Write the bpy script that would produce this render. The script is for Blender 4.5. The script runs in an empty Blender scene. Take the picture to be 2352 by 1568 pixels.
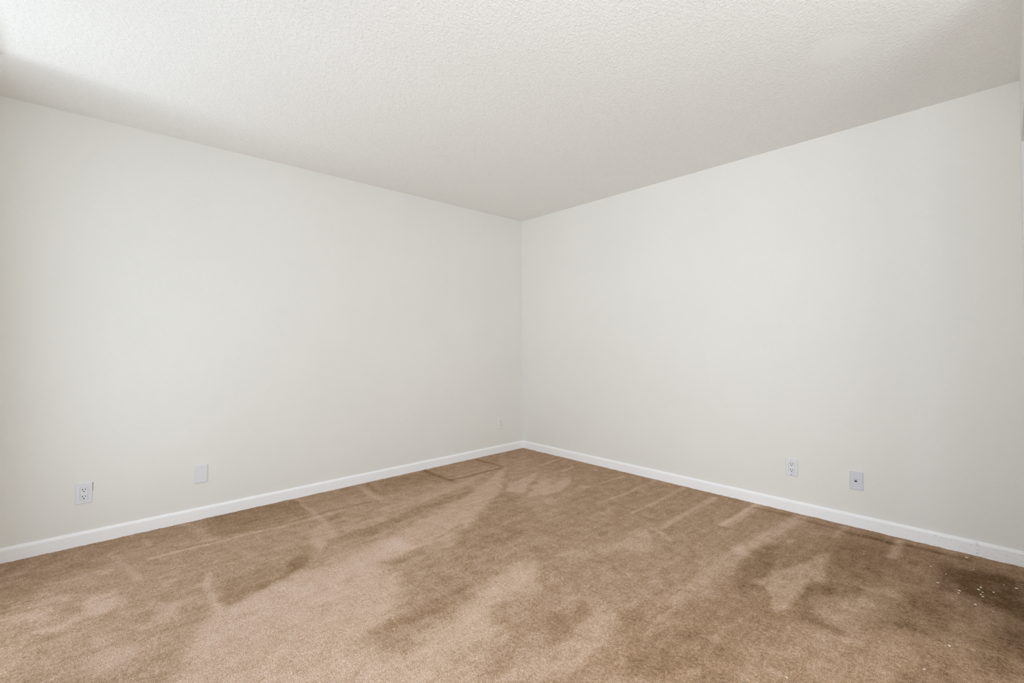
import bpy, bmesh, math, random
import numpy as np
from mathutils import Matrix, Vector

scene = bpy.context.scene
COL = scene.collection
PI = math.pi

# ------------------------------------------------------------------ camera
# room axes: x = 0 is the left wall, y = 0 the right wall, z up, metres
YAW, PITCH, ROLL = -0.825914, 0.001583, -0.00504740
CAM = Vector((3.57019, -3.44229, 1.13806))
FPX = 1053.235                                   # focal length in pixels of the 2352 px frame
fwd = Vector((math.cos(PITCH) * math.sin(YAW), math.cos(PITCH) * math.cos(YAW), math.sin(PITCH)))
rgt = Vector((math.cos(YAW), -math.sin(YAW), 0.0))
upv = rgt.cross(fwd)
c_, s_ = math.cos(ROLL), math.sin(ROLL)
rgt, upv = c_ * rgt + s_ * upv, -s_ * rgt + c_ * upv
cd = bpy.data.cameras.new('camera')
cd.sensor_fit = 'HORIZONTAL'
cd.sensor_width = 36.0
cd.lens = 36.0 * FPX / 2352.0
cd.clip_start = 0.02
cam = bpy.data.objects.new('camera', cd)
cam.matrix_world = Matrix(((rgt.x, upv.x, -fwd.x, CAM.x), (rgt.y, upv.y, -fwd.y, CAM.y),
                           (rgt.z, upv.z, -fwd.z, CAM.z), (0, 0, 0, 1)))
COL.objects.link(cam)
scene.camera = cam

# ------------------------------------------------------------------ light and exposure
vs = scene.view_settings
vs.view_transform = 'Standard'
vs.look = 'None'
vs.gamma = 1.0
vs.exposure = -0.075
vs.use_curve_mapping = False
scene.cycles.max_bounces = 16
scene.cycles.diffuse_bounces = 12
scene.cycles.use_denoising = True
scene.cycles.sample_clamp_indirect = 8.0

world = bpy.data.worlds.new('sky')
scene.world = world
world.use_nodes = True
wb = world.node_tree.nodes['Background']
wb.inputs['Color'].default_value = (0.80, 0.88, 1.0, 1)
wb.inputs['Strength'].default_value = 0.22


def area_light(name, loc, rot, sx, sy, power, color):
    d = bpy.data.lights.new(name, 'AREA')
    d.shape = 'RECTANGLE'
    d.size, d.size_y = sx, sy
    d.energy = power
    d.color = color
    o = bpy.data.objects.new(name, d)
    o.location = loc
    o.rotation_euler = rot
    COL.objects.link(o)
    return o


# daylight falling in through the sliding glass door behind the camera, and sunlit paving just outside it
SKY = (0.826, 0.913, 0.990)
LIGHTS = [
    ('door_daylight', (1.52, -4.02, 1.03), (math.radians(90), 0, 0), 1.80, 1.95, 26, SKY),
    ('paving_bounce', (1.00, -6.20, 0.02), (PI, 0, 0), 0.7, 2.2, 62.0, SKY),
    ('paving_wide', (1.60, -4.45, 0.02), (PI, 0, 0), 2.2, 0.8, 19.0, SKY),
    # fill lamps in two added, unseen windows: beside the glass door and across the recess
    ('recess_fill', (3.74, -3.91, 1.50), (math.radians(90), 0, 0), 1.76, 1.18, 51.0, SKY),
    ('hall_fill', (4.91, -2.60, 1.35), (math.radians(90), 0, math.radians(90)), 1.62, 1.42, 37.0, SKY),
]
for row in LIGHTS:
    area_light(*row)

# ------------------------------------------------------------------ data: brushed marks, dark patches and painted light falloff on the carpet (x, y on the floor) and flakes
MARKS = [
 ('p', 0.55, 0.05, [(0.789, -3.48), (0.735, -3.452), (0.781, -3.372), (0.908, -3.354), (0.975, -3.391), (0.941, -3.445)]),
 ('p', 0.45, 0.04, [(0.747, -3.709), (0.724, -3.668), (0.777, -3.588), (0.841, -3.579), (0.829, -3.636), (0.791, -3.693)]),
 ('p', 0.4, 0.03, [(0.95, -3.598), (0.944, -3.543), (0.91, -3.479), (0.956, -3.465), (0.996, -3.528), (0.997, -3.586)]),
 ('p', 0.35, 0.03, [(0.655, -3.648), (0.648, -3.581), (0.67, -3.511), (0.726, -3.502), (0.711, -3.578), (0.69, -3.639)]),
 ('p', 0.4, 0.04, [(1.149, -3.259), (1.061, -3.215), (1.063, -3.154), (1.124, -3.158), (1.205, -3.221), (1.188, -3.252)]),
 ('p', 0.5, 0.06, [(1.394, -3.456), (1.314, -3.445), (1.278, -3.415), (1.307, -3.342), (1.369, -3.318), (1.41, -3.359), (1.43, -3.417)]),
 ('p', 0.35, 0.02, [(0.875, -3.217), (0.83, -3.169), (0.813, -3.128), (0.851, -3.129), (0.896, -3.184)]),
 ('p', 0.4, 0.015, [(0.471, -3.429), (0.471, -3.372), (0.513, -3.353), (0.548, -3.366), (0.515, -3.413)]),
 ('p', 0.35, 0.025, [(0.247, -3.358), (0.325, -3.334), (0.439, -3.312), (0.626, -3.265), (0.717, -3.259), (0.688, -3.29), (0.526, -3.307), (0.403, -3.336)]),
 ('p', 0.3, 0.03, [(0.023, -3.01), (0.065, -2.936), (0.311, -2.917), (0.48, -2.913), (0.423, -2.956)]),
 ('p', -0.3, 0.08, [(0.647, -3.75), (0.446, -3.771), (0.404, -3.707), (0.433, -3.649), (0.58, -3.653), (0.651, -3.699)]),
 ('p', -0.25, 0.06, [(0.27, -3.675), (0.293, -3.453), (0.372, -3.437), (0.504, -3.573), (0.461, -3.647)]),
 ('p', 0.25, 0.04, [(0.197, -3.739), (0.219, -3.678), (0.275, -3.682), (0.262, -3.719)]),
 ('p', 0.3, 0.03, [(1.176, -3.427), (1.17, -3.382), (1.245, -3.39), (1.223, -3.421)]),
 ('p', 0.25, 0.03, [(1.163, -3.329), (1.168, -3.261), (1.235, -3.273), (1.205, -3.325)]),
 ('s', 0.4, 0.022, [(0.472, -3.207), (0.473, -3.025), (0.479, -2.955)]),
 ('s', 0.3, 0.014, [(0.473, -3.589), (0.492, -3.499), (0.468, -3.413)]),
 ('s', 0.35, 0.012, [(0.486, -2.956), (0.478, -2.803), (0.485, -2.677)]),
 ('s', -0.3, 0.01, [(0.443, -3.042), (0.443, -2.96), (0.454, -2.898)]),
 ('s', -0.4, 0.009, [(0.452, -2.693), (0.461, -2.547), (0.444, -2.354), (0.445, -2.18), (0.459, -1.965)]),
 ('s', 0.3, 0.012, [(0.499, -2.681), (0.51, -2.536), (0.492, -2.357), (0.49, -2.168)]),
 ('s', 0.25, 0.02, [(0.142, -3.212), (0.26, -3.195)]),
 ('s', 0.3, 0.02, [(0.883, -3.01), (1.005, -3.04), (1.178, -3.042), (1.268, -3.033)]),
 ('p', 0.62, 0.1, [(1.276, -3.042), (1.27, -2.968), (1.245, -2.867), (1.204, -2.772), (1.212, -2.623), (1.193, -2.483), (1.127, -2.284), (1.131, -2.138), (1.344, -2.133), (1.358, -2.322), (1.593, -2.328), (1.746, -2.436), (1.853, -2.593), (1.902, -2.696), (2.036, -2.624), (2.053, -2.534), (2.009, -2.298), (1.896, -2.063), (1.839, -1.811), (1.943, -1.782), (2.071, -1.933), (2.072, -2.185), (2.152, -2.275), (2.15, -2.501), (2.315, -2.627), (1.72, -3.264), (1.504, -3.192), (1.422, -3.133), (1.346, -3.093)]),
 ('p', 0.35, 0.1, [(2.315, -2.627), (2.15, -2.501), (2.142, -2.244), (2.259, -2.277), (2.339, -2.43), (2.458, -2.474)]),
 ('p', -0.3, 0.04, [(1.171, -3.024), (1.001, -2.958), (0.983, -2.821), (1.015, -2.686), (1.025, -2.569), (1.124, -2.625), (1.211, -2.821), (1.29, -2.947), (1.269, -3.017)]),
 ('p', -0.35, 0.04, [(1.05, -2.717), (0.908, -2.564), (1.087, -2.575), (1.15, -2.644), (1.15, -2.726)]),
 ('p', -0.35, 0.03, [(1.169, -2.866), (1.165, -2.813), (1.229, -2.841), (1.218, -2.874)]),
 ('p', -0.3, 0.03, [(1.422, -2.597), (1.4, -2.503), (1.452, -2.536), (1.473, -2.597)]),
 ('p', -0.3, 0.04, [(1.343, -2.338), (1.327, -2.096), (1.354, -2.028), (1.512, -2.354), (1.521, -2.405)]),
 ('p', -0.3, 0.05, [(1.873, -2.487), (1.835, -2.291), (1.84, -2.123), (1.902, -2.22), (1.923, -2.455), (1.889, -2.555)]),
 ('p', -0.25, 0.05, [(1.881, -2.643), (1.863, -2.541), (1.907, -2.535), (1.929, -2.63)]),
 ('p', -0.28, 0.02, [(0.007, -2.892), (0.007, -2.666), (0.053, -2.34), (0.426, -2.362), (0.434, -2.664), (0.419, -2.892)]),
 ('p', -0.2, 0.02, [(0.049, -1.694), (0.056, -1.263), (0.438, -1.252), (0.397, -1.651), (0.42, -1.844)]),
 ('p', 0.35, 0.015, [(0.048, -2.345), (0.046, -2.32), (0.489, -2.328), (0.674, -2.323), (0.682, -2.353), (0.502, -2.369)]),
 ('p', 0.3, 0.012, [(0.301, -2.379), (0.3, -2.356), (0.479, -2.372), (0.467, -2.395)]),
 ('p', 0.3, 0.02, [(0.056, -1.901), (0.05, -1.859), (0.402, -1.863), (0.494, -1.875), (0.446, -1.926)]),
 ('p', -0.25, 0.015, [(0.04, -1.821), (0.045, -1.783), (0.38, -1.817), (0.402, -1.863)]),
 ('s', -0.4, 0.03, [(0.049, -1.25), (0.248, -1.254), (0.455, -1.251)]),
 ('s', -0.35, 0.025, [(0.431, -1.242), (0.447, -1.008), (0.441, -0.678)]),
 ('s', -0.4, 0.03, [(0.056, -0.676), (0.243, -0.667), (0.399, -0.657)]),
 ('p', 0.4, 0.06, [(0.522, -0.776), (0.427, -0.628), (0.721, -0.902), (0.928, -1.167), (1.105, -1.447), (1.266, -1.717), (1.357, -1.942), (1.36, -2.116), (1.245, -2.238), (1.151, -2.243), (1.074, -2.064), (0.98, -1.754), (0.843, -1.399), (0.668, -1.045)]),
 ('p', 0.25, 0.05, [(0.631, -1.984), (0.599, -1.657), (0.52, -1.201), (0.499, -0.954), (0.633, -1.198), (0.719, -1.73), (0.746, -1.979)]),
 ('p', -0.3, 0.03, [(0.863, -2.009), (0.772, -1.762), (0.727, -1.227), (0.814, -1.316), (0.892, -1.732), (0.941, -1.99)]),
 ('p', -0.3, 0.03, [(0.885, -2.372), (0.852, -2.124), (0.898, -1.95), (0.999, -2.067), (1.006, -2.226), (0.97, -2.368)]),
 ('p', 0.4, 0.04, [(0.689, -2.453), (0.646, -2.372), (0.699, -2.316), (0.842, -2.354), (0.868, -2.434), (1.078, -2.549), (0.896, -2.512)]),
 ('p', 0.25, 0.04, [(0.798, -2.337), (0.767, -2.142), (0.766, -1.958), (0.844, -2.06), (0.869, -2.299)]),
 ('p', -0.4, 0.02, [(0.534, -2.303), (0.519, -2.195), (0.586, -2.237), (0.624, -2.303)]),
 ('s', -0.3, 0.016, [(1.314, -1.979), (1.283, -1.86), (1.245, -1.729)]),
 ('p', -0.22, 0.06, [(0.809, -0.981), (1.015, -1.076), (1.437, -1.272), (1.624, -1.572), (1.59, -1.872), (1.475, -1.994), (1.238, -1.591), (0.998, -1.236)]),
 ('p', 0.3, 0.04, [(1.414, -1.98), (1.408, -1.887), (1.446, -1.929), (1.458, -1.996)]),
 ('p', 0.45, 0.03, [(0.935, -1.116), (0.841, -0.914), (0.776, -0.569), (0.891, -0.724), (0.958, -0.857), (1.06, -1.028)]),
 ('p', 0.4, 0.03, [(1.164, -1.061), (1.029, -0.879), (0.987, -0.71), (1.08, -0.696), (1.069, -0.467), (1.141, -0.531), (1.247, -0.832), (1.215, -0.952)]),
 ('p', 0.3, 0.02, [(0.926, -0.723), (0.977, -0.527), (1.028, -0.65), (1.003, -0.778)]),
 ('p', 0.25, 0.03, [(1.295, -1.059), (1.286, -0.934), (1.37, -0.98), (1.371, -1.081)]),
 ('s', 0.3, 0.018, [(0.588, -0.025), (0.622, -0.381)]),
 ('p', 0.3, 0.02, [(1.32, -0.726), (1.246, -0.555), (1.331, -0.514), (1.366, -0.678)]),
 ('s', 0.3, 0.015, [(0.868, -0.209), (0.893, -0.387)]),
 ('s', 0.45, 0.012, [(1.06, -0.133), (1.093, -0.139)]),
 ('s', 0.25, 0.016, [(1.35, -0.1), (1.342, -0.454)]),
 ('s', 0.25, 0.018, [(1.602, -0.048), (1.615, -0.488), (1.595, -0.82)]),
 ('s', 0.28, 0.02, [(1.859, -0.069), (1.87, -0.793)]),
 ('s', 0.3, 0.028, [(2.115, -0.102), (2.113, -0.513), (2.125, -0.877)]),
 ('s', 0.3, 0.02, [(2.368, -0.03), (2.363, -0.294), (2.362, -0.548)]),
 ('s', 0.32, 0.04, [(2.386, -0.036), (2.373, -0.556)]),
 ('s', 0.35, 0.05, [(2.654, -0.085), (2.606, -0.549), (2.577, -0.855)]),
 ('s', 0.25, 0.03, [(2.89, -0.067), (2.874, -0.266)]),
 ('s', 0.4, 0.03, [(3.15, -0.066), (3.144, -0.224), (3.139, -0.347)]),
 ('p', 0.4, 0.03, [(2.03, -0.938), (2.133, -0.988), (2.23, -1.216), (2.102, -1.298), (2.08, -1.428), (2.051, -1.137)]),
 ('s', 0.3, 0.025, [(2.093, -0.919), (2.172, -0.947), (2.246, -0.991)]),
 ('p', 0.25, 0.05, [(1.93, -1.609), (1.993, -1.35), (2.045, -1.126), (2.081, -1.351), (2.04, -1.598)]),
 ('p', 0.2, 0.05, [(1.714, -0.979), (1.728, -0.827), (1.783, -0.929)]),
 ('p', 0.3, 0.06, [(2.379, -1.834), (2.424, -1.772), (2.506, -1.855), (2.531, -1.986), (2.557, -2.165), (2.516, -2.256), (2.408, -2.43), (2.369, -2.334), (2.432, -2.148), (2.407, -1.96)]),
 ('p', 0.25, 0.06, [(2.245, -1.905), (2.23, -1.828), (2.273, -1.85), (2.29, -1.929)]),
 ('p', -0.25, 0.06, [(2.254, -2.081), (2.288, -1.955), (2.351, -1.888), (2.401, -2.008), (2.373, -2.156)]),
 ('p', -0.25, 0.05, [(2.481, -1.839), (2.485, -1.698), (2.548, -1.767), (2.547, -1.893)]),
 ('p', -0.25, 0.07, [(2.655, -2.029), (2.704, -1.875), (2.781, -1.926), (2.771, -2.027), (2.71, -2.063)]),
 ('p', 0.3, 0.06, [(2.552, -1.636), (2.532, -1.443), (2.511, -1.028), (2.544, -0.766), (2.64, -0.892), (2.656, -1.256), (2.661, -1.37), (2.59, -1.556)]),
 ('p', 0.25, 0.05, [(2.585, -1.891), (2.578, -1.646), (2.612, -1.655), (2.622, -1.89)]),
 ('p', -0.3, 0.06, [(2.648, -1.146), (2.61, -0.696), (2.71, -0.59), (2.763, -1.024), (2.738, -1.277)]),
 ('p', 0.5, 0.03, [(2.913, -0.529), (2.944, -0.782), (2.975, -0.835), (2.927, -0.945), (2.922, -1.113), (2.917, -1.284), (2.874, -1.307), (2.806, -1.152), (2.75, -1.127), (2.81, -0.925), (2.854, -0.734), (2.869, -0.561)]),
 ('p', -0.35, 0.05, [(2.923, -1.011), (2.997, -0.858), (3.073, -0.812), (3.113, -0.857), (3.012, -1.017), (2.937, -1.128)]),
 ('p', 0.35, 0.02, [(2.691, -0.528), (2.745, -0.454), (2.753, -0.592)]),
 ('p', 0.3, 0.03, [(3.09, -0.816), (3.149, -0.803), (3.215, -0.716), (3.322, -0.547), (3.313, -0.654), (3.25, -0.819), (3.199, -0.828), (3.141, -0.849)]),
 ('p', 0.3, 0.08, [(2.985, -1.174), (3.082, -0.963), (3.246, -0.848), (3.225, -1.011), (3.146, -1.221), (3.069, -1.263), (3.004, -1.246)]),
 ('p', -0.3, 0.03, [(2.969, -1.327), (2.956, -1.123), (3.01, -1.195), (3.042, -1.266)]),
 ('s', -0.2, 0.03, [(3.052, -1.289), (3.107, -1.295)]),
 ('p', 0.25, 0.04, [(3.094, -0.512), (3.151, -0.485), (3.153, -0.56), (3.116, -0.574)]),
 ('p', -0.2, 0.08, [(2.877, -0.331), (3.1, -0.255), (3.166, -0.469), (3.107, -0.747), (2.992, -0.81), (2.937, -0.645)]),
 ('p', 0.35, 0.02, [(3.396, -0.468), (3.41, -0.442), (3.433, -0.735), (3.416, -0.762)]),
 ('s', -0.28, 0.028, [(2.391, -0.104), (2.592, -0.097)]),
 ('s', -0.3, 0.03, [(2.661, -0.11), (2.863, -0.115)]),
 ('s', -0.3, 0.03, [(2.911, -0.138), (3.122, -0.138)]),
 ('s', -0.3, 0.03, [(3.183, -0.105), (3.315, -0.102), (3.411, -0.101)]),
 ('p', -0.68, 0.1, [(3.337, -0.287), (3.539, -0.187), (3.623, -0.198), (3.626, -0.66), (3.542, -0.641), (3.456, -0.574), (3.378, -0.553)]),
 ('p', -0.3, 0.08, [(3.227, -0.809), (3.323, -0.601), (3.4, -0.675), (3.415, -0.927), (3.321, -1.144), (3.244, -1.149), (3.18, -1.177), (3.233, -0.97)]),
 ('p', -0.4, 0.1, [(3.468, -1.023), (3.605, -0.683), (3.653, -0.896), (3.625, -1.172), (3.488, -1.284)]),  # darker patch in the near right corner
 ('p', 0.2, 0.05, [(3.517, -0.608), (3.615, -0.672), (3.602, -0.727), (3.505, -0.68)]),
 ('p', 0.25, 0.1, [(2.881, -1.65), (3.007, -1.32), (3.203, -1.232), (3.331, -1.24), (3.299, -1.463), (2.957, -1.852)]),
 ('p', -0.25, 0.08, [(3.302, -1.4), (3.387, -1.214), (3.465, -1.226), (3.435, -1.428), (3.312, -1.56)]),
 ('p', -0.32, 0.25, [(2.627, -2.122), (2.543, -1.856), (2.608, -1.249), (2.71, -0.59), (2.927, -0.056), (3.614, -0.057), (3.688, -0.552), (3.642, -1.207), (2.981, -1.914)]),  # broad darkening: dimmer light on the right floor, painted into the colour
 ('p', 0.18, 0.2, [(1.197, -3.712), (0.184, -3.826), (0.279, -3.083), (0.279, -1.698), (0.303, -0.297), (1.145, -0.458), (1.497, -1.209), (1.504, -2.097), (1.504, -3.192), (1.642, -3.347)]),  # broad lightening of the left floor, wider than any brush mark
]
CHIPS = [(3.413, -0.071, 10), (3.296, -0.332, 4), (3.445, -0.225, 4), (3.355, -0.382, 4), (3.338, -0.519, 6), (3.412, -0.539, 7), (3.411, -0.572, 5), (3.471, -0.466, 7), (3.476, -0.432, 6), (3.483, -0.484, 5), (3.479, -0.515, 5), (3.486, -0.533, 5), (3.517, -0.448, 6), (3.588, -0.325, 8), (3.466, -0.643, 5), (3.414, -1.091, 6), (3.366, -1.323, 5), (3.04, -0.416, 4), (3.055, -1.712, 5), (3.548, -0.323, 4)]
CLUSTER = 'tiny pale flake in the scatter on the dark carpet near the side wall'
CHIP_LABELS = [CLUSTER] * 20
CHIP_LABELS[0] = 'largest pale flake, on the carpet against the right baseboard'
CHIP_LABELS[1] = 'tiny pale flake on the carpet above and left of the scatter'
CHIP_LABELS[13] = 'pale flake of the scatter closest to the right edge of the photo'
CHIP_LABELS[4] = 'pale flake at the left end of the scatter on the dark carpet'
CHIP_LABELS[14] = 'small pale flake just below the scatter, between it and the bottom of the photo'
CHIP_LABELS[15] = 'lone pale flake on the lighter carpet, well below the scatter'
CHIP_LABELS[16] = 'lone pale flake low on the carpet towards the lower right corner'
CHIP_LABELS[17] = 'lone pale flake on the carpet out from below the phone jack'
CHIP_LABELS[18] = 'lone pale flake at the bottom edge of the photo, leftmost of the flakes'

# ------------------------------------------------------------------ materials
def new_mat(name):
    m = bpy.data.materials.new(name)
    m.use_nodes = True
    nt = m.node_tree
    b = nt.nodes['Principled BSDF']
    return m, nt, b


def nd(nt, kind, **kw):
    n = nt.nodes.new(kind)
    for k, v in kw.items():
        setattr(n, k, v)
    return n


def plain(name, col, rough=0.5, spec=0.4):
    m, nt, b = new_mat(name)
    b.inputs['Base Color'].default_value = (*col, 1)
    b.inputs['Roughness'].default_value = rough
    b.inputs['Specular IOR Level'].default_value = spec
    tc = nd(nt, 'ShaderNodeTexCoord')
    nz = nd(nt, 'ShaderNodeTexNoise')
    nz.inputs['Scale'].default_value = 60
    nt.links.new(tc.outputs['Object'], nz.inputs['Vector'])
    r = nd(nt, 'ShaderNodeMapRange')
    r.inputs['To Min'].default_value = max(0.02, rough - 0.06)
    r.inputs['To Max'].default_value = min(1, rough + 0.06)
    nt.links.new(nz.outputs['Fac'], r.inputs['Value'])
    nt.links.new(r.outputs['Result'], b.inputs['Roughness'])
    return m


def noise(nt, vec, scale, detail=2.0, rough=0.5, dist=0.0):
    n = nd(nt, 'ShaderNodeTexNoise')
    n.inputs['Scale'].default_value = scale
    n.inputs['Detail'].default_value = detail
    n.inputs['Roughness'].default_value = rough
    n.inputs['Distortion'].default_value = dist
    nt.links.new(vec, n.inputs['Vector'])
    return n.outputs['Fac']


def math_node(nt, op, a, b=None, clamp=False):
    n = nd(nt, 'ShaderNodeMath', operation=op)
    n.use_clamp = clamp
    for i, v in enumerate((a, b)):
        if v is None:
            continue
        if isinstance(v, (int, float)):
            n.inputs[i].default_value = v
        else:
            nt.links.new(v, n.inputs[i])
    return n.outputs[0]


def ramp(nt, fac, stops):
    n = nd(nt, 'ShaderNodeValToRGB')
    cr = n.color_ramp
    while len(cr.elements) < len(stops):
        cr.elements.new(0.5)
    for e, (p, c) in zip(cr.elements, stops):
        e.position = p
        e.color = (*c, 1)
    nt.links.new(fac, n.inputs['Fac'])
    return n.outputs['Color']


def bump(nt, b, height, strength, distance):
    n = nd(nt, 'ShaderNodeBump')
    n.inputs['Strength'].default_value = strength
    n.inputs['Distance'].default_value = distance
    nt.links.new(height, n.inputs['Height'])
    nt.links.new(n.outputs['Normal'], b.inputs['Normal'])


def wall_paint():
    m, nt, b = new_mat('warm_white_wall_paint')
    tc = nd(nt, 'ShaderNodeTexCoord')
    v = tc.outputs['Object']
    f = noise(nt, v, 260, 2, 0.6)
    mp = nd(nt, 'ShaderNodeMapping')
    mp.inputs['Scale'].default_value = (1, 1, 9)
    nt.links.new(v, mp.inputs['Vector'])
    rows = noise(nt, mp.outputs['Vector'], 28, 3, 0.6)          # faint horizontal roller grain
    big = noise(nt, v, 1.6, 3, 0.5)
    mix = math_node(nt, 'ADD', math_node(nt, 'MULTIPLY', f, 0.6), math_node(nt, 'MULTIPLY', rows, 0.5))
    col = ramp(nt, math_node(nt, 'ADD', math_node(nt, 'MULTIPLY', mix, 0.6), math_node(nt, 'MULTIPLY', big, 0.35)),
               [(0.25, (0.750, 0.739, 0.705)), (0.75, (0.814, 0.803, 0.767))])
    nt.links.new(col, b.inputs['Base Color'])
    b.inputs['Roughness'].default_value = 0.75
    b.inputs['Specular IOR Level'].default_value = 0.25
    bump(nt, b, mix, 0.4, 0.002)
    return m


def ceiling_paint():
    m, nt, b = new_mat('stippled_ceiling_paint')
    tc = nd(nt, 'ShaderNodeTexCoord')
    v = tc.outputs['Object']
    rot = nd(nt, 'ShaderNodeMapping')                      # stipple dragged a little along the roller's direction
    rot.inputs['Rotation'].default_value = (0, 0, math.radians(53))
    nt.links.new(v, rot.inputs['Vector'])
    scl = nd(nt, 'ShaderNodeMapping')
    scl.inputs['Scale'].default_value = (0.68, 1.0, 1.0)
    nt.links.new(rot.outputs['Vector'], scl.inputs['Vector'])
    tv = scl.outputs['Vector']
    n1 = noise(nt, tv, 88, 3, 0.6, 0.5)
    n2 = noise(nt, tv, 210, 2, 0.6)
    h = math_node(nt, 'ADD', math_node(nt, 'MULTIPLY', n1, 1.0), math_node(nt, 'MULTIPLY', n2, 0.35))
    # one smooth plastered-over disc, about 20 cm across
    sub = nd(nt, 'ShaderNodeVectorMath', operation='DISTANCE')
    sub.inputs[1].default_value = (3.053, -0.985, 2.44)
    wob = noise(nt, v, 14, 2)
    nt.links.new(v, sub.inputs[0])
    d = math_node(nt, 'ADD', sub.outputs['Value'], math_node(nt, 'MULTIPLY', math_node(nt, 'SUBTRACT', wob, 0.5), 0.09))
    mr = nd(nt, 'ShaderNodeMapRange')
    mr.interpolation_type = 'SMOOTHSTEP'
    mr.inputs['From Min'].default_value = 0.075
    mr.inputs['From Max'].default_value = 0.14
    mr.inputs['To Min'].default_value = 0.12
    mr.inputs['To Max'].default_value = 1.0
    nt.links.new(d, mr.inputs['Value'])
    hh = math_node(nt, 'MULTIPLY', math_node(nt, 'SUBTRACT', h, 0.68), mr.outputs['Result'])
    col = ramp(nt, n1, [(0.2, (0.835, 0.828, 0.808)), (0.8, (0.880, 0.874, 0.855))])
    nt.links.new(col, b.inputs['Base Color'])
    b.inputs['Roughness'].default_value = 0.85
    b.inputs['Specular IOR Level'].default_value = 0.2
    bump(nt, b, hh, 0.62, 0.0085)
    return m


def carpet_mat():
    m, nt, b = new_mat('tan_cut_pile_carpet')
    tc = nd(nt, 'ShaderNodeTexCoord')
    v = tc.outputs['Object']
    at = nd(nt, 'ShaderNodeAttribute', attribute_name='nap_shade')
    tuft = noise(nt, v, 270, 3, 0.7)
    tuft2 = noise(nt, v, 75, 2, 0.6)
    mot = noise(nt, v, 13, 5, 0.68, 0.4)
    # pile tone: brushed marks and painted light falloff + soft mottling
    lie_shade = math_node(nt, 'ADD', math_node(nt, 'MULTIPLY', at.outputs['Fac'], 0.42),
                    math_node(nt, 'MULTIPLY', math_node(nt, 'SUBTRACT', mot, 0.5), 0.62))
    smp = nd(nt, 'ShaderNodeMapping')                      # fine parallel vacuum streaks, square to the right wall
    smp.inputs['Scale'].default_value = (1.0, 0.13, 1.0)
    nt.links.new(v, smp.inputs['Vector'])
    streak = noise(nt, smp.outputs['Vector'], 30, 3, 0.6)
    lie_shade = math_node(nt, 'ADD', lie_shade, math_node(nt, 'MULTIPLY', math_node(nt, 'SUBTRACT', streak, 0.5), 0.30))
    lie_shade = math_node(nt, 'ADD', lie_shade, 0.45)
    lie_shade = math_node(nt, 'ADD', lie_shade, math_node(nt, 'MULTIPLY', math_node(nt, 'SUBTRACT', tuft2, 0.5), 0.62))
    base = ramp(nt, lie_shade, [(0.0, (0.165, 0.092, 0.046)), (0.36, (0.388, 0.252, 0.156)),
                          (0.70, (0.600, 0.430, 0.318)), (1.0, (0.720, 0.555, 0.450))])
    g = nd(nt, 'ShaderNodeMapRange')
    g.inputs['From Min'].default_value = 0.30
    g.inputs['From Max'].default_value = 0.70
    g.inputs['To Min'].default_value = 0.40
    g.inputs['To Max'].default_value = 1.58
    nt.links.new(tuft, g.inputs['Value'])
    mx = nd(nt, 'ShaderNodeVectorMath', operation='SCALE')
    nt.links.new(base, mx.inputs[0])
    nt.links.new(g.outputs['Result'], mx.inputs['Scale'])
    nt.links.new(mx.outputs['Vector'], b.inputs['Base Color'])
    b.inputs['Roughness'].default_value = 1.0
    b.inputs['Specular IOR Level'].default_value = 0.05
    h = math_node(nt, 'ADD', tuft, math_node(nt, 'MULTIPLY', tuft2, 0.8))
    bump(nt, b, h, 0.65, 0.006)
    return m


def trim_paint(scuffed=False):
    m, nt, b = new_mat('scuffed_white_trim_paint' if scuffed else 'white_trim_paint')
    tc = nd(nt, 'ShaderNodeTexCoord')
    v = tc.outputs['Object']
    f = noise(nt, v, 120, 3)
    col = ramp(nt, f, [(0.3, (0.895, 0.898, 0.910)), (0.7, (0.925, 0.928, 0.938))])
    if scuffed:
        mp = nd(nt, 'ShaderNodeMapping')
        mp.inputs['Scale'].default_value = (1.2, 1, 8.0)
        nt.links.new(v, mp.inputs['Vector'])
        n = noise(nt, mp.outputs['Vector'], 34, 2, 0.5)
        gate = noise(nt, v, 5.0, 1)
        sx = nd(nt, 'ShaderNodeSeparateXYZ')
        nt.links.new(v, sx.inputs[0])
        far = nd(nt, 'ShaderNodeMapRange')
        far.inputs['From Min'].default_value = 2.75
        far.inputs['From Max'].default_value = 3.3
        far.inputs['To Min'].default_value = -0.06
        far.inputs['To Max'].default_value = 0.09
        nt.links.new(sx.outputs['X'], far.inputs['Value'])
        k = math_node(nt, 'ADD', n, far.outputs['Result'])
        k = math_node(nt, 'ADD', k, math_node(nt, 'MULTIPLY', math_node(nt, 'SUBTRACT', gate, 0.5), 0.25))
        msk = nd(nt, 'ShaderNodeMapRange')
        msk.inputs['From Min'].default_value = 0.765
        msk.inputs['From Max'].default_value = 0.80
        nt.links.new(k, msk.inputs['Value'])
        mix = nd(nt, 'ShaderNodeMix', data_type='RGBA')
        nt.links.new(msk.outputs['Result'], mix.inputs[0])
        nt.links.new(col, mix.inputs[6])
        mix.inputs[7].default_value = (0.52, 0.515, 0.51, 1)
        col = mix.outputs[2]
    nt.links.new(col, b.inputs['Base Color'])
    b.inputs['Roughness'].default_value = 0.42
    b.inputs['Specular IOR Level'].default_value = 0.4
    bump(nt, b, f, 0.15, 0.002)
    return m


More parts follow.
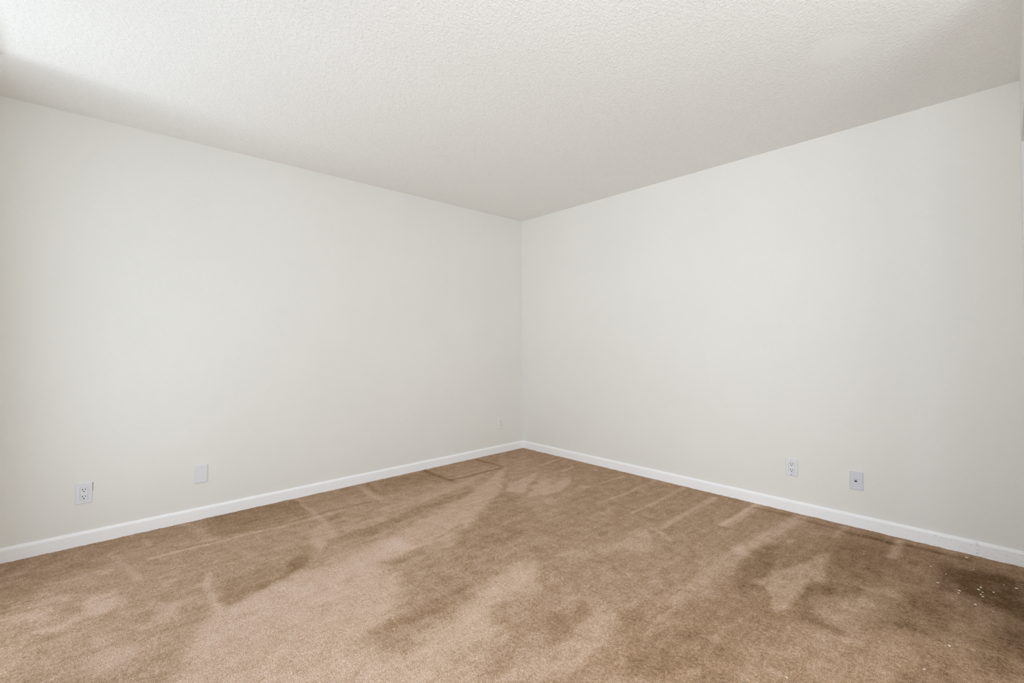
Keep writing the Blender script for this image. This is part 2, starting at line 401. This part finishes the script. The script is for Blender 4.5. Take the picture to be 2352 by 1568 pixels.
def glass_mat():
    m, nt, b = new_mat('clear_door_glass')
    out = nt.nodes['Material Output']
    tr = nd(nt, 'ShaderNodeBsdfTransparent')
    gl = nd(nt, 'ShaderNodeBsdfGlossy')
    gl.inputs['Roughness'].default_value = 0.02
    fr = nd(nt, 'ShaderNodeFresnel')
    mx = nd(nt, 'ShaderNodeMixShader')
    nt.links.new(fr.outputs[0], mx.inputs[0])
    nt.links.new(tr.outputs[0], mx.inputs[1])
    nt.links.new(gl.outputs[0], mx.inputs[2])
    nt.links.new(mx.outputs[0], out.inputs['Surface'])
    return m


M_WALL, M_CEIL, M_CARPET = wall_paint(), ceiling_paint(), carpet_mat()
M_TRIM, M_TRIM_SC, M_GLASS = trim_paint(), trim_paint(True), glass_mat()
M_PLATE = plain('white_plastic_plate', (0.735, 0.745, 0.775), 0.35)
M_PLATE_GREY = plain('cool_white_plastic_plate', (0.66, 0.675, 0.715), 0.35)
M_PAINTED = plain('painted_over_plastic', (0.775, 0.765, 0.735), 0.6)
M_PAINTED_SLOT = plain('painted_slot', (0.36, 0.34, 0.31), 0.8)
M_SLOT = plain('dark_slot', (0.025, 0.023, 0.022), 0.7)
M_SCREW = plain('white_screw_head', (0.64, 0.645, 0.665), 0.35)
M_SCREW_DARK = plain('dark_screw_head', (0.13, 0.125, 0.12), 0.5)
M_GAP = plain('exposed_drywall_edge', (0.20, 0.155, 0.115), 0.9)
M_CHIP = plain('flake_white', (0.86, 0.80, 0.70), 0.6)
M_VINYL = plain('white_vinyl', (0.83, 0.83, 0.81), 0.45)
M_PAVING = plain('pale_concrete_paving', (0.5, 0.48, 0.45), 0.9)


# ------------------------------------------------------------------ mesh helpers
def link_mesh(name, bm, mat, parent=None, smooth=False):
    me = bpy.data.meshes.new(name)
    bmesh.ops.recalc_face_normals(bm, faces=bm.faces[:])
    bm.to_mesh(me)
    bm.free()
    me.materials.append(mat)
    if smooth:
        for p in me.polygons:
            p.use_smooth = True
    o = bpy.data.objects.new(name, me)
    COL.objects.link(o)
    if parent:
        o.parent = parent
    return o


def add_box(bm, x0, x1, y0, y1, z0, z1, bev=0.0, seg=2):
    r = bmesh.ops.create_cube(bm, size=1.0)
    vv = r['verts']
    for v in vv:
        v.co = Vector((x0 + (v.co.x + .5) * (x1 - x0), y0 + (v.co.y + .5) * (y1 - y0), z0 + (v.co.z + .5) * (z1 - z0)))
    if bev:
        es = list({e for v in vv for e in v.link_edges})
        bmesh.ops.bevel(bm, geom=es, offset=bev, segments=seg, profile=0.5, affect='EDGES')


def add_hexa(bm, pts):
    """eight points, bottom four then top four, both counter-clockwise"""
    v = [bm.verts.new(p) for p in pts]
    for f in ((3, 2, 1, 0), (4, 5, 6, 7), (0, 1, 5, 4), (1, 2, 6, 5), (2, 3, 7, 6), (3, 0, 4, 7)):
        bm.faces.new([v[i] for i in f])


def structure(o):
    o['kind'] = 'structure'
    return o


def tag(o, label, cat, group=None):
    o['label'] = label
    o['category'] = cat
    if group:
        o['group'] = group
    return o


def empty(name, loc, rz=0.0, ry=0.0):
    o = bpy.data.objects.new(name, None)
    o.empty_display_size = 0.05
    o.location = loc
    o.rotation_euler = (0, ry, rz)
    COL.objects.link(o)
    return o


# ------------------------------------------------------------------ room shell
H = 2.44
REAR = -3.85            # wall with the sliding glass door, behind the camera
EAST = 4.85             # far side of the recess beside the camera
LEAN = 0.008            # the side wall stands slightly out of plumb


def sx_(z, off=0.0):
    return 3.611 + off + LEAN * (H - z)


bm = bmesh.new()
add_box(bm, -0.12, 0, REAR - .14, 0.12, 0, H)
structure(link_mesh('wall_left', bm, M_WALL))
bm = bmesh.new()
add_box(bm, 0, EAST + .12, 0, 0.12, 0, H)
structure(link_mesh('wall_right', bm, M_WALL))

JY0, JY1, HEAD = -0.25, -0.95, 2.07      # doorway in the side wall


def leaning(bm, y0, y1, z0, z1, o0=0.0, o1=0.12):
    add_hexa(bm, [(sx_(z0, o0), y0, z0), (sx_(z0, o1), y0, z0), (sx_(z0, o1), y1, z0), (sx_(z0, o0), y1, z0),
                  (sx_(z1, o0), y0, z1), (sx_(z1, o1), y0, z1), (sx_(z1, o1), y1, z1), (sx_(z1, o0), y1, z1)])


bm = bmesh.new()
leaning(bm, JY0, 0, 0, H)
leaning(bm, JY1, JY0, HEAD, H)
leaning(bm, JY1 - .10, JY1, 0, H)
add_box(bm, 3.76, EAST, JY1 - .10, JY1, 0, H)
structure(link_mesh('wall_side', bm, M_WALL))
bm = bmesh.new()                                        # white lining boards of the doorway
leaning(bm, JY0 - .014, JY0, 0, HEAD, -0.002, 0.122)
leaning(bm, JY1, JY1 + .014, 0, HEAD, -0.002, 0.122)
leaning(bm, JY1 + .014, JY0 - .014, HEAD - .014, HEAD, -0.002, 0.122)
structure(link_mesh('trim_1', bm, M_TRIM))
bm = bmesh.new()
add_box(bm, EAST, EAST + .12, REAR - .14, -3.45, 0, H)
add_box(bm, EAST, EAST + .12, -1.75, 0, 0, H)
add_box(bm, EAST, EAST + .12, -3.45, -1.75, 0, .60)
add_box(bm, EAST, EAST + .12, -3.45, -1.75, 2.10, H)
structure(link_mesh('wall_hall', bm, M_WALL))


def added_window(name, ax, u0, u1, z0, z1, d0, d1, dp):
    def bx(bm, a0, a1, b0, b1, c0, c1, bev=0.0):
        if ax == 0:
            add_box(bm, c0, c1, a0, a1, b0, b1, bev)
        else:
            add_box(bm, a0, a1, c0, c1, b0, b1, bev)
    w = .035
    bm = bmesh.new()
    bx(bm, u0, u0 + w, z0, z1, d0, d1, .003)
    bx(bm, u1 - w, u1, z0, z1, d0, d1, .003)
    bx(bm, u0 + w, u1 - w, z0, z0 + w, d0, d1, .003)
    bx(bm, u0 + w, u1 - w, z1 - w, z1, d0, d1, .003)
    o = structure(link_mesh(name, bm, M_VINYL))
    bm = bmesh.new()
    bx(bm, u0 + w, u1 - w, z0 + w, z1 - w, dp - .003, dp + .003)
    link_mesh('glass_pane', bm, M_GLASS, o)


added_window('added_window_1', 0, -3.45, -1.75, .60, 2.10, EAST + .07, EAST + .115, EAST + .10)  # added out of view to hold the hall fill lamp
added_window('added_window_2', 1, 2.80, 4.68, .85, 2.15, REAR - .135, REAR - .08, REAR - .11)  # added behind the camera, frames the recess fill lamp

DX0, DX1, DH = 0.54, 2.45, 2.36          # sliding door opening
bm = bmesh.new()
add_box(bm, 0, DX0, REAR - .14, REAR, 0, H)
add_box(bm, DX1, 2.80, REAR - .14, REAR, 0, H)
add_box(bm, 4.68, EAST, REAR - .14, REAR, 0, H)
add_box(bm, 2.80, 4.68, REAR - .14, REAR, 0, .85)
add_box(bm, 2.80, 4.68, REAR - .14, REAR, 2.15, H)
add_box(bm, DX0, DX1, REAR - .14, REAR, DH, H)
structure(link_mesh('wall_rear', bm, M_WALL))
bm = bmesh.new()
yf0, yf1 = REAR - .11, REAR - .05
add_box(bm, DX0, DX0 + .045, yf0, yf1, 0, DH, .004)
add_box(bm, DX1 - .045, DX1, yf0, yf1, 0, DH, .004)
add_box(bm, DX0 + .045, DX1 - .045, yf0, yf1, DH - .045, DH, .004)
add_box(bm, DX0 + .045, DX1 - .045, yf0, yf1, 0, .03, .004)
add_box(bm, 1.505, 1.565, yf0, yf1, .03, DH - .045, .004)
d = structure(link_mesh('door_1', bm, M_VINYL))
bm = bmesh.new()
add_box(bm, 1.565, DX1 - .045, REAR - .083, REAR - .077, .03, DH - .045)      # sliding leaf pushed open
link_mesh('glass_pane', bm, M_GLASS, d)

bm = bmesh.new()
add_box(bm, -0.12, EAST + .12, REAR - .14, 0.12, H, H + .12)
structure(link_mesh('ceiling', bm, M_CEIL))

bm = bmesh.new()
add_box(bm, -3.0, 8.0, -9.0, REAR - .14, -0.16, -0.04)
structure(link_mesh('ground_paving', bm, M_PAVING))


# ---- carpet: a fine grid carrying the pile's lie and painted light falloff ("nap_shade")
def smooth_noise(nx, ny, cell, seed):
    rng = np.random.default_rng(seed)
    gx, gy = int(nx / cell) + 3, int(ny / cell) + 3
    g = rng.random((gx, gy)) * 2 - 1
    x = np.arange(nx) / cell
    y = np.arange(ny) / cell
    ix, iy = x.astype(int), y.astype(int)
    fx, fy = x - ix, y - iy
    fx, fy = fx * fx * (3 - 2 * fx), fy * fy * (3 - 2 * fy)
    a = g[ix][:, iy]
    b = g[ix + 1][:, iy]
    c = g[ix][:, iy + 1]
    d_ = g[ix + 1][:, iy + 1]
    fx, fy = fx[:, None], fy[None, :]
    return (a * (1 - fx) + b * fx) * (1 - fy) + (c * (1 - fx) + d_ * fx) * fy


def seg_dist(X, Y, p, q):
    dx, dy = q[0] - p[0], q[1] - p[1]
    t = np.clip(((X - p[0]) * dx + (Y - p[1]) * dy) / max(dx * dx + dy * dy, 1e-9), 0, 1)
    return np.hypot(X - p[0] - t * dx, Y - p[1] - t * dy)


def build_carpet():
    st = 0.0125
    xs = np.arange(0, EAST + st * .5, st)
    ys = np.arange(REAR - .05, st * .5, st)
    nx, ny = len(xs), len(ys)
    X, Y = np.meshgrid(xs, ys, indexing='ij')
    wx = smooth_noise(nx, ny, 9, 1) * .022 + smooth_noise(nx, ny, 3.3, 2) * .012
    wy = smooth_noise(nx, ny, 9, 3) * .022 + smooth_noise(nx, ny, 3.3, 4) * .012
    nap_shade = np.zeros_like(X)
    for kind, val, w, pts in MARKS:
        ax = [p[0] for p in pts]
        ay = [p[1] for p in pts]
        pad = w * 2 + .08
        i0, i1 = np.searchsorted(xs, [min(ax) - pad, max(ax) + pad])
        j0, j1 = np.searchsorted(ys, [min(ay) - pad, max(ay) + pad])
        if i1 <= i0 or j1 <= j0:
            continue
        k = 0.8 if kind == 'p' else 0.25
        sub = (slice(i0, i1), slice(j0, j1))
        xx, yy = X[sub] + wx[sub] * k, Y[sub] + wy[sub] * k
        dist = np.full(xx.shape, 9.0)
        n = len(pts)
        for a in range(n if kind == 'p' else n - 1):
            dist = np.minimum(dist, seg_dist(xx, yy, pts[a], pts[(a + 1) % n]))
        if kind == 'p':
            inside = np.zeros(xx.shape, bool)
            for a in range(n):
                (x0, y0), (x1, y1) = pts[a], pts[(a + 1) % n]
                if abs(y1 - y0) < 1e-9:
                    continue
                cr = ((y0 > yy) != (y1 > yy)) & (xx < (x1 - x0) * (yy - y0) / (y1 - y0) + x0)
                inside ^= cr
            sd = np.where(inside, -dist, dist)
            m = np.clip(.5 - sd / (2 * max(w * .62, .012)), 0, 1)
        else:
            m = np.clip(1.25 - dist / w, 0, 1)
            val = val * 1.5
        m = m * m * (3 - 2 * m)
        nap_shade[sub] += val * m
    # pile height: slightly uneven, tufted where it meets the skirting
    rng = np.random.default_rng(7)
    Z = smooth_noise(nx, ny, 6, 8) * .0012 + rng.uniform(-.0006, .0006, X.shape)
    edge = np.minimum(np.abs(X), np.abs(Y))
    rag = np.clip(smooth_noise(nx, ny, 2.2, 9) + .1, 0, 1) * .0025
    Z += np.where(edge < .03, rag, 0)
    co = np.stack([X, Y, Z], -1).reshape(-1, 3)
    idx = np.arange(nx * ny).reshape(nx, ny)
    q = np.stack([idx[:-1, :-1], idx[1:, :-1], idx[1:, 1:], idx[:-1, 1:]], -1).reshape(-1, 4)
    me = bpy.data.meshes.new('floor')
    me.vertices.add(len(co))
    me.vertices.foreach_set('co', co.astype(np.float32).ravel())
    me.loops.add(q.size)
    me.loops.foreach_set('vertex_index', q.astype(np.int32).ravel())
    me.polygons.add(len(q))
    me.polygons.foreach_set('loop_start', np.arange(0, q.size, 4, dtype=np.int32))
    me.polygons.foreach_set('use_smooth', np.ones(len(q), bool))
    at = me.attributes.new('nap_shade', 'FLOAT', 'POINT')
    at.data.foreach_set('value', nap_shade.astype(np.float32).ravel())
    me.update(calc_edges=True)
    me.validate()
    me.materials.append(M_CARPET)
    o = bpy.data.objects.new('floor', me)
    COL.objects.link(o)
    return structure(o)


build_carpet()

# ---- baseboards, moulded profile
PROF = [(0, -.01), (.0125, -.01), (.0125, .061), (.0118, .0655), (.0100, .0695), (.0072, .0735), (.0040, .0765), (0, .0778)]


def baseboard(name, pts_a, pts_b, mat):
    bm = bmesh.new()
    a = [bm.verts.new(p) for p in pts_a]
    b = [bm.verts.new(p) for p in pts_b]
    n = len(a)
    for i in range(n):
        bm.faces.new((a[i], a[(i + 1) % n], b[(i + 1) % n], b[i]))
    bm.faces.new(a)
    bm.faces.new(b)
    return structure(link_mesh(name, bm, mat))


baseboard('baseboard_left', [(dp, -dp, z) for dp, z in PROF], [(dp, REAR, z) for dp, z in PROF], M_TRIM)
baseboard('baseboard_right', [(dp, -dp, z) for dp, z in PROF], [(sx_(z) - .0005, -dp, z) for dp, z in PROF], M_TRIM_SC)

# ------------------------------------------------------------------ wall plates
# local frame: x to the right, z up, -y out of the wall; origin at the plate's centre on the wall


def rounded(w, h, r, n=4):
    out = []
    for cx, cz, a0 in ((w / 2 - r, h / 2 - r, 0), (-w / 2 + r, h / 2 - r, 90), (-w / 2 + r, -h / 2 + r, 180), (w / 2 - r, -h / 2 + r, 270)):
        for i in range(n + 1):
            a = math.radians(a0 + 90 * i / n)
            out.append((cx + r * math.cos(a), cz + r * math.sin(a)))
    return out


def loft(bm, rings):
    """rings: lists of (x, y, z) with equal length, closed loops"""
    vs_ = [[bm.verts.new(p) for p in r] for r in rings]
    n = len(vs_[0])
    for a, b in zip(vs_, vs_[1:]):
        for i in range(n):
            bm.faces.new((a[i], a[(i + 1) % n], b[(i + 1) % n], b[i]))
    return vs_


def slab(bm, w, h, r, y_back, y_front, bev, cx=0, cz=0, n=4):
    """rounded-rectangle block standing out of the wall, softened front edge"""
    rings = []
    for dw, y in ((0, y_back), (0, y_front + bev), (bev * .3, y_front + bev * .3), (bev, y_front)):
        rings.append([(x + cx, y, z + cz) for x, z in rounded(w - 2 * dw, h - 2 * dw, max(r - dw, r * .3), n)])
    v = loft(bm, rings)
    bm.faces.new(v[-1])
    bm.faces.new(v[0])


def framed_plate(bm, w, h, t, holes):
    """cover plate with softened rim and openings; holes = [(w, h, r, cx, cz)] stacked vertically"""
    rim = [rounded(w, h, .003), rounded(w, h, .003), rounded(w - .0016, h - .0016, .0025), rounded(w - .005, h - .005, .002)]
    ys = (0, -t * .45, -t * .8, -t)
    v = loft(bm, [[(x, y, z) for x, z in r] for r, y in zip(rim, ys)])
    edges = []
    f = v[-1]
    for i in range(len(f)):
        edges.append(bm.edges.get((f[i], f[(i + 1) % len(f)])))
    for hw, hh, r, cx, cz in holes:
        rr = rounded(hw, hh, r)
        hv = loft(bm, [[(x + cx, -t, z + cz) for x, z in rr], [(x + cx, -.0005, z + cz) for x, z in rr]])
        for i in range(len(rr)):
            edges.append(bm.edges.get((hv[0][i], hv[0][(i + 1) % len(rr)])))
    bmesh.ops.triangle_fill(bm, use_beauty=True, use_dissolve=False, edges=edges, normal=(0, -1, 0))


def disc(bm, r, y0, y1, cx, cz, n=16, flat=False):
    a0 = [(cx + r * math.cos(2 * PI * i / n), cz + (max(r * math.sin(2 * PI * i / n), -r * .55) if flat else r * math.sin(2 * PI * i / n))) for i in range(n)]
    v = loft(bm, [[(x, y0, z) for x, z in a0], [(x, y1, z) for x, z in a0]])
    bm.faces.new(v[-1])
    bm.faces.new(v[0])


def socket_slots(parent, yf, cz, mat, grow=1.0):
    for cx, hh in ((-.0063, .0090), (.0063, .0074)):
        bm = bmesh.new()
        add_box(bm, cx - .0013 * grow, cx + .0013 * grow, yf - .0003, yf + .0015, cz + .0035 - hh / 2, cz + .0035 + hh / 2)
        link_mesh('slot', bm, mat, parent)
    bm = bmesh.new()
    disc(bm, .0026 * grow, yf + .0015, yf - .0003, 0, cz - .0078, 14)
    link_mesh('ground_hole', bm, mat, parent)


def screw(parent, cz, y, mat, r=.0030):
    bm = bmesh.new()
    disc(bm, r, 0, y - .0006, 0, cz, 14)
    link_mesh('screw', bm, mat, parent)


def block_outlet(loc, rz, tilt, pmat, low_screw, label):
    t = empty('wall_outlet', loc, rz, tilt)
    tag(t, label, 'outlet')
    bm = bmesh.new()
    framed_plate(bm, .0715, .1145, .0068, [(.0337, .0685, .0025, 0, 0)])
    link_mesh('cover_plate', bm, pmat, t)
    bm = bmesh.new()
    slab(bm, .0326, .0674, .0022, 0, -.0075, .0009)
    r = link_mesh('receptacle', bm, pmat, t)
    socket_slots(r, -.0075, .0195, M_SLOT, 1.15)
    socket_slots(r, -.0075, -.0195, M_SLOT, 1.15)
    screw(t, .0485, -.0068, M_SCREW)
    screw(t, -.0485, -.0068, low_screw)
    return t


o1 = block_outlet((0, -3.4665, 0.2925), PI / 2, 0.018, M_PLATE, M_SCREW,
                  'white electrical outlet at far left of left wall, dark gap along its right edge')
bm = bmesh.new()
add_box(bm, .0352, .0378, -.0022, 0, .006, .055)
g = link_mesh('cutout_gap', bm, M_GAP, o1)
g['label'] = 'dark brown gap in the wall beside the plate'

block_outlet((2.5835, 0, 0.2970), 0, 0.0, M_PLATE, M_SCREW_DARK,
             'white electrical outlet with dark lower screw on right wall, left of phone jack')

# painted-over duplex outlet beside the room corner
o3 = empty('wall_outlet', (0, -0.3165, 0.3010), PI / 2)
tag(o3, 'small outlet painted over in wall colour on left wall beside the room corner', 'outlet')
bm = bmesh.new()
framed_plate(bm, .0700, .1145, .0056, [(.0345, .0290, .0110, 0, .0195), (.0345, .0290, .0110, 0, -.0195)])
link_mesh('cover_plate', bm, M_PAINTED, o3)
for cz in (.0195, -.0195):
    bm = bmesh.new()
    slab(bm, .0330, .0276, .0105, 0, -.0068, .0010, 0, cz)
    r = link_mesh('socket_face', bm, M_PAINTED, o3)
    socket_slots(r, -.0068, cz, M_PAINTED_SLOT, 1.2)
screw(o3, 0, -.0056, M_PAINTED)

# blank cover plate
b1 = empty('blank_wall_plate', (0, -2.9105, 0.2935), PI / 2, 0.015)
tag(b1, 'plain white blank cover plate on left wall, no sockets', 'wall plate')
bm = bmesh.new()
slab(bm, .0705, .1140, .003, 0, -.0072, .0022)
link_mesh('cover_plate', bm, M_PLATE, b1)
screw(b1, .0415, -.0072, M_SCREW, .0034)
screw(b1, -.0415, -.0072, M_PLATE, .0030)

# phone jack
j1 = empty('phone_jack', (2.9330, 0, 0.2835), 0, 0.0)
tag(j1, 'light grey phone jack plate with one black port, rightmost plate on right wall', 'phone jack')
bm = bmesh.new()
framed_plate(bm, .0690, .1120, .0060, [(.0170, .0205, .002, -.0015, .0015)])
link_mesh('cover_plate', bm, M_PLATE_GREY, j1)
bm = bmesh.new()
slab(bm, .0160, .0195, .0018, 0, -.0072, .0010, -.0015, .0015)
jk = link_mesh('jack', bm, M_PLATE_GREY, j1)
bm = bmesh.new()
add_box(bm, -.0072, .0042, -.0076, -.004, -.0062, .0012)
add_box(bm, -.0048, .0018, -.0076, -.004, -.0082, -.0062)
link_mesh('port', bm, M_SLOT, jk)
for cx, w in ((-.0062, .0016), (.0034, .0010)):
    bm = bmesh.new()
    add_box(bm, cx - w, cx + w, -.0075, -.004, .0058, .0094)
    link_mesh('latch_notch', bm, M_SLOT if w > .0012 else M_SCREW_DARK, jk)

# ------------------------------------------------------------------ vertical blind over the glass door
vb = empty('vertical_blind', (1.5, REAR + .10, 0))
tag(vb, 'white vertical blind headrail end showing at the left edge below the ceiling', 'blind')
bm = bmesh.new()
y0 = .0
add_box(bm, 0.527 - 1.5, 2.60 - 1.5, -.002, .010, 2.393, 2.408, .003)
for k in range(3):
    add_box(bm, .98 + k * .62 - 1.5, 1.01 + k * .62 - 1.5, 0, .008, 2.408, H)
link_mesh('headrail', bm, M_VINYL, vb)
for k in range(14):
    bm = bmesh.new()
    x = 2.33 + k * .011 - 1.5
    add_box(bm, x - .0008, x + .0008, -.0445, .0445, .03, 2.374)
    link_mesh('vane', bm, M_VINYL, vb)

# ------------------------------------------------------------------ flakes lying on the carpet
rnd = random.Random(5)


def flake(sz):
    bm = bmesh.new()
    n = 6
    top, bot = [], []
    for i in range(n):
        a = 2 * PI * i / n
        r = sz * rnd.uniform(.6, 1.1)
        x, y = r * math.cos(a), r * .36 * math.sin(a)
        z = .0017 + rnd.uniform(0, .0010)
        top.append(bm.verts.new((x * .8, y * .8, z + .0003)))
        bot.append(bm.verts.new((x, y, z - .0030)))
    bm.faces.new(top)
    bm.faces.new(bot[::-1])
    for i in range(n):
        bm.faces.new((bot[i], bot[(i + 1) % n], top[(i + 1) % n], top[i]))
    return bm


for i, (x, y, s) in enumerate(CHIPS):
    o = link_mesh('paint_flake', flake(.00085 * s), M_CHIP)
    o.location = (x, y, 0)
    o.rotation_euler = (0, 0, rnd.uniform(-.35, .45))
    tag(o, CHIP_LABELS[i], 'flake', 'pale flakes on the carpet by the side wall')
